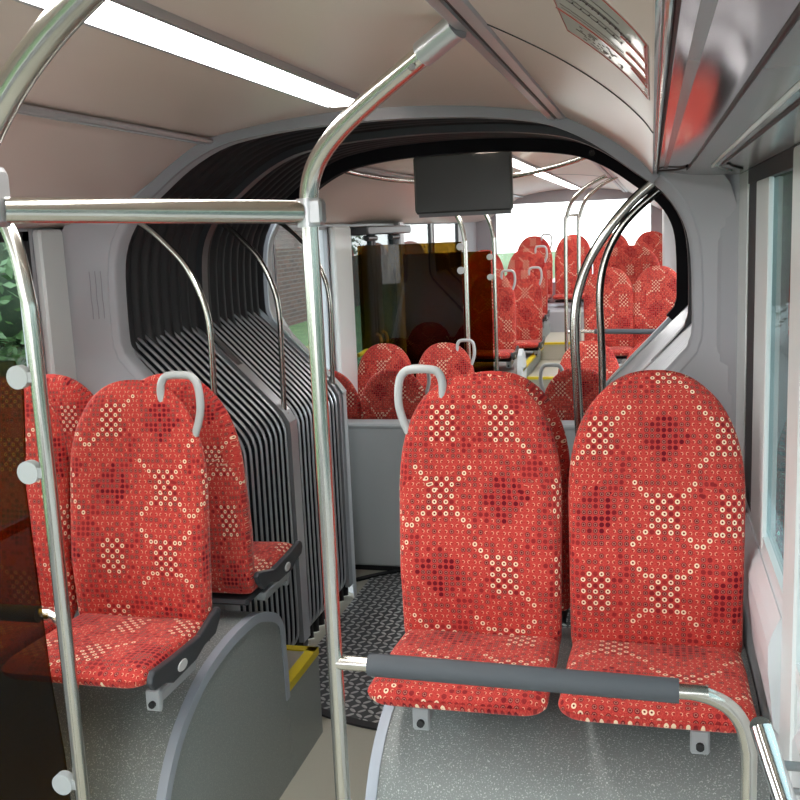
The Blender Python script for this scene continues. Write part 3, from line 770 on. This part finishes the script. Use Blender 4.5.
# low plinth with yellow nosing at foot of the rear-facing seats
for side, lab in ((-1, 'low grey step with yellow nosing beside left podium'), (1, 'low grey step with yellow nosing behind right podium')):
    a, b = (WL + .001, -1.30) if side < 0 else (-.69, WR - .003)
    t = thing('side_step', lab, 'step', ((a + b) / 2, 3.38, 0))
    q = MB(); q.box(a, b, 3.162, 3.50, 0, .36); part('body', q, 'vinyl_side', t, smooth=False)
    q = MB(); q.box(a, b, 3.163, 3.499, .36, .363); part('tread', q, 'floor', t, smooth=False)
    q = MB(); q.box(-1.34 if side < 0 else -.692, -1.298 if side < 0 else -.65, 3.162, 3.50, .362, .368)
    q.box(a, b, 3.462, 3.502, .362, .368)
    q.box(-1.30 if side < 0 else -.693, -1.297 if side < 0 else -.69, 3.162, 3.502, .338, .368)
    part('nosing', q, 'yellow', t, smooth=False)
# grey box beyond the joint, left and right
def box_cab(x0, x1, lab):
    t = thing('low_partition_box', lab, 'partition', ((x0 + x1) / 2, 5.45, 0))
    q = MB(); q.rbox(x0, x1, 5.39, 5.52, 0.02, .895, .02); part('panel', q, 'box_panel', t)
    q = MB(); q.rbox(x0 - .004, x1 + .004, 5.375, 5.535, .870, .90, .010); part('cap', q, 'box_panel', t)
    q = MB(); q.box(x0 + .02, x1 - .02, 5.400, 5.51, 0, .03); part('plinth', q, 'black', t, smooth=False)
box_cab(-2.12, -1.24, 'waist-high smooth grey panel across left side just past gangway')
box_cab(-.60, .265, 'waist-high smooth grey panel across right side just past gangway')

# rear saloon steps and platforms
t = thing('rear_platform', 'raised rear aisle floor in two levels with yellow edges', 'platform', (-.9, 10, 0))
q = MB(); q.box(-1.13, -.60, 9.05, 10.25, 0, .60); q.box(-1.13, -.60, 10.25, 12.40, 0, .78); part('aisle_floor', q, 'floor', t, smooth=False)
q = MB(); q.box(-1.13, -.60, 9.04, 9.09, .585, .606); q.box(-1.13, -.60, 10.24, 10.29, .765, .786); q.box(-1.145, -1.10, 8.55, 10.25, .73, .751); part('yellow_edging', q, 'yellow', t, smooth=False)
q = MB(); q.rbox(WL + .001, -1.13, 8.50, 10.33, 0, .73, .02); q.rbox(WL + .001, -1.13, 10.33, 11.30, 0, .915, .02); part('left_platform', q, 'vinyl_side', t)
q = MB(); q.rbox(-.60, WR - .003, 8.52, 9.95, 0, .76, .02); q.rbox(-.60, WR - .003, 9.95, 11.30, 0, .915, .02); part('right_platform', q, 'vinyl_side', t)
q = MB(); q.rbox(WL + .001, WR - .003, 11.30, 12.41, 0, 1.03, .02); part('bench_plinth', q, 'panel', t)
q = MB(); q.rbox(-.66, WR - .01, 8.48, 8.53, .76, .80, .008); part('front_ledge', q, 'white_panel', t)
# rounded wheel cover end beside left rows
q = MB(); arcp = [(8.45, .50), (8.45, .76), (8.50, .88), (8.60, .93), (8.72, .88), (8.80, .76), (8.80, .50)]
q.prism(arcp, 'x', -1.14, -1.10); top('seat_end_panel', q, 'white_panel', 'small rounded white panel at aisle end of first raised left row', 'panel')
# white cabinet rear right with red hammer
q = MB(); q.rbox(.098, WR - .002, 9.45, 9.94, .76, 2.12, .015); top('rear_cabinet', q, 'white_panel', 'tall narrow white cabinet against right wall near back seats', 'cabinet', smooth=True)
t = thing('emergency_hammer', 'small red emergency hammer in holder on right rear wall', 'hammer', (.25, 9.0, 1.74))
q = MB(); q.rbox(.235, .268, 8.99, 9.03, 1.80, 1.87, .006); part('holder', q, 'white_panel', t)
q = MB(); q.rbox(.238, .262, 8.985, 9.01, 1.72, 1.80, .006); part('hammer_grip', q, 'red_plastic', t)

# ------------------------------------------------------------------ poles
def pole(name, pts, r, label, cat='pole', group=None, smooth=8, foot=True, mt='steel'):
    base = min(pts, key=lambda p: p[2])
    t = thing(name, label, cat, base, group=group)
    part('tube', MB().tube(pts, r, 18, smooth=smooth), mt, t, angle=60)
    if foot:
        part('foot_collar', MB().cyl((base[0], base[1], base[2] + .006), (0, 0, 1), r * 1.7, .012, 24), mt, t)
    return t
# central stanchion with clamp
px_, py_, R1 = -.685, 1.95, .0172
t = thing('centre_stanchion', 'tall steel pole left of the near right seats, bent over to ceiling rail', 'pole', (px_, py_, 0))
part('lower_tube', MB().tube([(px_, py_, .0), (px_, py_, 1.0), (px_, py_, 2.05)], R1, 20), 'steel', t)
part('upper_tube', MB().tube([(px_, py_, 2.02), (px_ + .004, py_ - .004, 2.09), (-.655, 1.93, 2.145), (-.60, 1.902, 2.197), (-.52, 1.865, 2.248), (-.43, 1.82, 2.296), (-.345, 1.777, 2.340)], .0195, 20, smooth=8), 'steel', t)
part('foot_collar', MB().cyl((px_, py_, .008), (0, 0, 1), .035, .016, 24), 'steel', t)
q = MB(); q.cyl((px_, py_, 2.045), (0, 0, 1), .026, .058, 20); q.rbox(px_ - .012, px_ + .034, py_ - .024, py_ + .012, 2.020, 2.072, .005); part('clamp', q, 'alu', t)
q = MB(); q.tube([(-.40, 1.803, 2.312), (-.33, 1.768, 2.348)], .0245, 20); part('top_socket', q, 'alu', t)
q = MB(); q.cyl((-.42, 1.797, 2.290), (.3, -.9, 0), .006, .012, 12); part('screw', q, 'chrome', t)
# thick crossbar to the left
cb0, cb1 = Vector((-.70, 1.937, 2.047)), Vector((-1.13, 1.57, 2.068))
t = thing('overhead_crossbar', 'thick horizontal steel bar running left from the central pole', 'bar', tuple(cb1))
part('tube', MB().tube([cb0, cb1], .0235, 24), 'steel', t)
q = MB(); q.rbox(cb1.x - .035, cb1.x + .006, cb1.y - .03, cb1.y + .02, cb1.z - .03, cb1.z + .075, .008); cl = part('end_clamp', q, 'alu', t)
for dz in (.0, .045):
    q = MB(); q.cyl((cb1.x - .008, cb1.y - .032, cb1.z + dz), (0, 1, 0), .007, .008, 12); part('screw', q, 'dark_plastic', cl)
# bent pole at top left, nearest to camera
t = thing('near_left_stanchion', 'thick steel pole arching from top left corner up to the ceiling', 'pole', (-1.16, 1.56, 0))
part('tube', MB().tube([(-1.33, 1.45, 0), (-1.33, 1.45, 1.2), (-1.28, 1.46, 1.80), (-1.15, 1.45, 2.05), (-1.00, 1.40, 2.213), (-.868, 1.35, 2.306), (-.70, 1.28, 2.38)], .0245, 22, smooth=7), 'steel', t)
# window-side stanchion with brown glass
xg = -1.40
t = thing('partition_pole', 'curved steel pole edging the brown glass at far left of picture', 'pole', (xg, 2.0, 0))
part('tube', MB().tube([(xg, 2.0, .0), (xg, 2.0, 1.0), (xg, 2.0, 1.75), (xg - .006, 2.0, 1.90), (xg - .03, 2.0, 2.03), (xg - .085, 2.0, 2.13), (xg - .17, 2.0, 2.20)], .0185, 20, smooth=8), 'steel', t)
part('foot_collar', MB().cyl((xg, 2.0, .008), (0, 0, 1), .036, .016, 24), 'steel', t)
for z in (1.70, 1.47, .66):
    q = MB(); q.cyl((xg - .042, 1.99, z), (0, 1, 0), .028, .022, 20); q.box(xg - .042, xg - .005, 1.982, 1.998, z - .012, z + .012); part('glass_clip', q, 'handle', t)
q = MB(); q.prism([(-2.12, .42), (xg - .050, .42), (xg - .050, .66), (xg - .052, .72), (xg - .066, .90), (xg - .072, 1.10), (xg - .080, 1.47), (xg - .070, 1.50), (xg - .055, 1.66), (xg - .070, 1.735), (-2.12, 1.765)], 'y', 2.012, 2.020)
top('glass_partition', q, 'brown_glass', 'brown tinted glass screen at far left in front of the window seat', 'glass screen')
t = thing('guard_rail', 'horizontal rail with dark pad behind the brown glass at far left', 'rail', (-1.8, 1.96, 1.1))
part('tube', MB().tube([(xg + .0, 2.0, 1.085), (-1.44, 2.03, 1.085), (-1.47, 2.05, 1.083), (-2.11, 2.05, 1.08)], .0165, 16), 'steel', t)
part('pad', MB().tube([(-1.505, 2.05, 1.082), (-2.08, 2.05, 1.08)], .021, 18), 'pad', t)
# guard bar in front of near right seats
t = thing('padded_guard_bar', 'dark padded steel bar in front of the near right seats', 'guard bar', (-.2, 1.95, 1.0))
part('tube', MB().tube([(px_, 1.95, 1.058), (-.62, 1.95, 1.058), (-.60, 1.95, 1.058), (.06, 1.95, 1.048), (.075, 1.95, 1.048), (.115, 1.95, 1.040), (.152, 1.95, 1.020), (.178, 1.95, .985), (.190, 1.95, .935), (.192, 1.95, .88), (.192, 1.95, .5), (.192, 1.95, .0)], .0165, 20, smooth=6), 'steel', t)
part('pad', MB().tube([(-.606, 1.95, 1.058), (-.602, 1.95, 1.058), (.050, 1.95, 1.048), (.054, 1.95, 1.048)], .0255, 22), 'pad', t)
# shiny handle at lower right with bracket
t = thing('wall_grab_bar', 'polished steel handle with screw bracket at lower right corner', 'handle', (.21, 1.55, .95))
part('tube', MB().tube([(.177, 1.61, 1.160), (.1795, 1.603, 1.152), (.204, 1.52, 1.087), (.238, 1.42, 1.00), (.258, 1.36, .95)], .0185, 20, smooth=3), 'chrome', t)
q = MB(); q.cyl((.228, 1.60, 1.10), (1, 0, 0), .008, .07, 12); q.cyl((.245, 1.60, 1.10), (1, 0, 0), .022, .012, 16); q.cyl((.228, 1.60, 1.055), (1, 0, 0), .006, .07, 12)
part('bracket', q, 'clip', t)
q = MB(); q.rbox(.238, .27, 1.40, 1.72, .60, 1.13, .02); top('wall_socket_cover', q, 'white_panel', 'pale rounded cover on right wall behind the polished handle', 'cover', smooth=True)
# gangway poles
def gp(y, pts): return [(x, y, z) for x, z in pts]
GJ = 'curved steel poles in the gangway'
L1 = [(-1.655, 1.18), (-1.65, 1.45), (-1.648, 1.65), (-1.668, 1.77), (-1.727, 1.90), (-1.80, 1.985), (-1.875, 2.053), (-1.95, 2.10)]
R1_ = [(2 * C0 - x, z) for x, z in L1]
for y, side, lab in ((3.465, L1, 'curved gangway pole at left, nearest, rising off first cover plate'), (4.20, L1, 'curved gangway pole at left, middle one of three'), (4.93, L1, 'curved gangway pole at left, furthest, by rear frame window')):
    pole('gangway_pole', gp(y, side), .0125, lab, group=GJ)
for y, dx, lab in ((3.465, .0, 'thick curved gangway pole at right, nearest, rising behind the two near seats'), (4.20, .0, 'curved gangway pole at right with dark edge, middle one'), (4.93, 0, 'curved gangway pole at right, furthest, by the slatted cover end')):
    R_ = [(-.245, 1.18), (-.254, 1.40), (-.262, 1.66), (-.232, 1.82), (-.165, 1.945), (-.075, 2.055), (.00, 2.12), (.04, 2.15)] if y < 4 else ([(-.205, 1.19), (-.205, 1.45), (-.212, 1.70), (-.187, 1.85), (-.13, 1.965), (-.06, 2.045), (.03, 2.118), (.06, 2.14)] if y < 4.5 else None)
    if R_: pole('gangway_pole', gp(y, R_), .0165 if y < 4 else .016, lab, group=GJ)
# rear poles with partitions
for (y, x, zt, zc, lab, lab2) in ((7.05, -1.305, 1.905, (1.87, 1.70), 'slim steel pole at first rear partition, with curved top', 'brown glass screen before the rear door'), (8.35, -1.30, 1.80, (1.75, 1.58), 'slim steel pole at second rear partition, with curved top', 'brown glass screen behind the rear door')):
    t = thing('partition_pole', lab, 'pole', (x, y, 0), group='steel poles of rear partitions')
    part('tube', MB().tube([(x, y, 0), (x, y, 1.0), (x, y, 1.80), (x - .004, y, 1.93), (x - .03, y, 2.04), (x - .085, y, 2.14), (x - .17, y, 2.23), (x - .25, y, 2.32)], .0165, 14, smooth=6), 'steel', t)
    for z in zc:
        q = MB(); q.cyl((x - .035, y - .012, z), (0, 1, 0), .026, .02, 16); part('glass_clip', q, 'handle', t)
    q = MB(); q.box(-2.12, x - .03, y + .01, y + .018, .35, zt); top('glass_partition', q, 'brown_glass', lab2, 'glass screen')
# double pole in the aisle right side
t = thing('double_stanchion', 'pair of parallel steel poles with cross brace curving to rear ceiling rail', 'pole', (-.62, 8.2, 0))
for dx in (0, .105):
    part('tube', MB().tube([(-.69 + dx, 8.2, 0), (-.688 + dx, 8.2, 1.0), (-.682 + dx, 8.2, 1.95), (-.672 + dx, 8.2, 2.06), (-.62 + dx, 8.18, 2.185), (-.50 + dx, 8.12, 2.29), (-.37 + dx, 8.05, 2.35), (-.315 + dx * .5, 7.98, 2.352)], .0155, 14, smooth=6), 'steel', t)
part('brace', MB().tube([(-.682, 8.2, 2.065), (-.577, 8.2, 2.065)], .011, 12), 'steel', t)
# padded bar in front of raised right pair
t = thing('rear_guard_bar', 'grey padded horizontal bar in front of raised right rear seats', 'guard bar', (-.2, 8.4, .83))
part('tube', MB().tube([(-.69, 8.4, 1.09), (-.5, 8.4, 1.095), (.20, 8.4, 1.08), (.24, 8.4, 1.06), (.245, 8.4, 1.0), (.245, 8.4, .84)], .015, 12, smooth=4), 'steel', t)
part('pad', MB().tube([(-.47, 8.4, 1.095), (.19, 8.4, 1.08)], .022, 14), 'pad', t)
# curved ceiling handrail beyond the gangway
t = thing('curved_ceiling_handrail', 'steel handrail sweeping across ceiling behind the monitor', 'handrail', (-.9, 5.8, 2.31))
part('tube', MB().tube([(-1.56, 5.02, 2.325), (-1.60, 5.5, 2.325), (-1.58, 6.0, 2.32), (-1.50, 6.4, 2.318), (-1.30, 6.65, 2.318), (-1.0, 6.68, 2.322), (-.80, 6.45, 2.325), (-.52, 5.8, 2.33), (-.34, 5.2, 2.33), (-.28, 4.93, 2.33)], .016, 14, smooth=6), 'steel', t)

# monitor seen from behind
t = thing('hanging_monitor', 'dark grey screen housing hanging from ceiling beyond the gangway', 'monitor', (-1.0, 5.42, 2.07))
q = MB(); q.rbox(-1.275, -.732, 5.39, 5.45, 2.085, 2.405, .012); part('housing', q, 'monitor', t)
q = MB(); q.prism([(5.392, 2.088), (5.45, 2.088), (5.46, 2.068), (5.41, 2.068)], 'x', -1.255, -.745); part('lower_lip', q, 'clip', t, smooth=False)
q = MB(); q.box(-1.05, -.95, 5.40, 5.44, 2.40, 2.42); part('mount', q, 'black', t, smooth=False)

# rear door
dr = thing('bus_door', 'dark double door with yellow handles behind brown glass', 'door', (WL, 7.57, 0))
for y0, y1 in ((6.90, 7.57), (7.59, 8.25)):
    f = MB(); w = .055
    for bx in ((y0, y1, .02, .10), (y0, y1, 1.98, 2.04), (y0, y0 + w, .1, 1.98), (y1 - w, y1, .1, 1.98)): f.box(WL - .03, WL + .01, *bx)
    lf = part('door_leaf', f, 'black', dr, smooth=False)
    g = MB(); g.box(WL - .014, WL - .008, y0 + w, y1 - w, .1, 1.98); part('pane', g, 'side_glass', lf, smooth=False)
for y in (7.50, 7.68):
    part('handle', MB().tube([(WL + .02, y, .75), (WL + .06, y, .80), (WL + .06, y, 1.15), (WL + .02, y, 1.20)], .014, 12, smooth=3), 'yellow', dr, label='yellow vertical door handle')
part('grab_rail', MB().tube([(WL + .03, 6.95, 1.10), (WL + .08, 7.1, 1.12), (WL + .08, 7.45, 1.02)], .016, 12, smooth=3), 'yellow', dr, label='yellow door grab rail')
mech = MB(); mech.rbox(WL, WL + .16, 6.92, 8.25, 1.98, 2.045, .01); mech.cyl((WL + .1, 7.2, 1.955), (0, 1, 0), .02, .25); mech.cyl((WL + .1, 7.9, 1.955), (0, 1, 0), .02, .25); part('door_gear', mech, 'dark_plastic', dr)
mb = MB(); mb.rbox(WL, WL + .05, 6.47, 6.86, .0, 2.05, .012); struct('trim_17', mb, 'pillar')
mb = MB(); mb.rbox(WL, WL + .05, 8.29, 8.44, .0, 2.09, .012); struct('trim_18', mb, 'panel')

# ------------------------------------------------------------------ outside
q = MB(); q.box(-60, 60, -30, 90, -.45, -.38); top('lawn', q, 'grass', kind='structure', label='flat green lawn outside the windows', cat='lawn')
q = MB(); q.box(-4.2, 9, -30, 60, -.38, -.35); top('road', q, 'road', kind='structure', label='grey paved road the bus stands on', cat='road')
q = MB(); q.box(-9.75, -9.4, 15, 60, -.38, 2.9); top('brick_wall', q, 'brick', 'weathered brown brick wall beyond lawn on left side', 'wall')
def tree(x, y, h, rad, lab, seed, trunk=True, n=20000, z0=.2):
    rg = random.Random(seed)
    t = thing('tree', lab, 'tree', (x, y, -.38), group='green trees and bushes outside')
    part('trunk', MB().tube([(x, y, -.38), (x + .1, y, h * .3), (x, y + .1, h * .75)], .14, 10, smooth=3, taper=[1, .95, .9, .8, .7, .6, .5]), 'bark', t)
    core = MB()
    blobs = [(x + rg.uniform(-rad, rad) * .6, y + rg.uniform(-rad, rad) * .6, z0 + (h - z0) * rg.random(), rad * rg.uniform(.35, .6)) for _ in range(16)]
    for bx, by, bz, br in blobs:
        rings = []
        for i in range(7):
            th = PI * (i + .5) / 7
            rings.append([(bx + br * .68 * math.sin(th) * math.cos(2 * PI * k / 10), by + br * .68 * math.sin(th) * math.sin(2 * PI * k / 10), bz + br * .68 * math.cos(th)) for k in range(10)])
        core.loft(rings, closed=True, caps=True)
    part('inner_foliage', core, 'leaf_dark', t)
    lv = MB()
    for _ in range(n):
        bx, by, bz, br = rg.choice(blobs)
        d = Vector((rg.gauss(0, 1), rg.gauss(0, 1), rg.gauss(0, 1))).normalized()
        p = Vector((bx, by, bz)) + d * br * rg.uniform(.75, 1.1)
        a = Vector((rg.gauss(0, 1), rg.gauss(0, 1), rg.gauss(0, 1))).normalized(); b = a.cross(d).normalized() if a.cross(d).length > .01 else Vector((1, 0, 0))
        L = rg.uniform(.035, .075); W = L * .5
        lv.add([p - b * L, p + a * W, p + b * L, p - a * W], [(0, 1, 2, 3)])
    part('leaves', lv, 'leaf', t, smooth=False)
tree(-5.9, 8.0, 3.6, 1.5, 'leafy green tree seen through far left window, nearer one', 1)
tree(-8.0, 12.0, 4.2, 2.0, 'leafy green tree at the right edge of far left window', 2)
tree(-9.4, 16.0, 4.0, 1.6, 'taller green tree beyond the others at far left', 3, n=9000)
#tree(-9.0, 22.3, 2.0, .9, 'ivy-like bush against the brick wall', 4, n=2500)
tree(3.1, 18.5, 3.8, 1.9, 'leafy green tree outside the right window', 5, n=9000)
tree(5.6, 12.5, 4.2, 2.2, 'leafy green tree further back outside the right window', 6, n=9000)
#tree(-10.5, 66, 2.6, 1.3, 'distant bush seen through the back window', 8, n=2500)
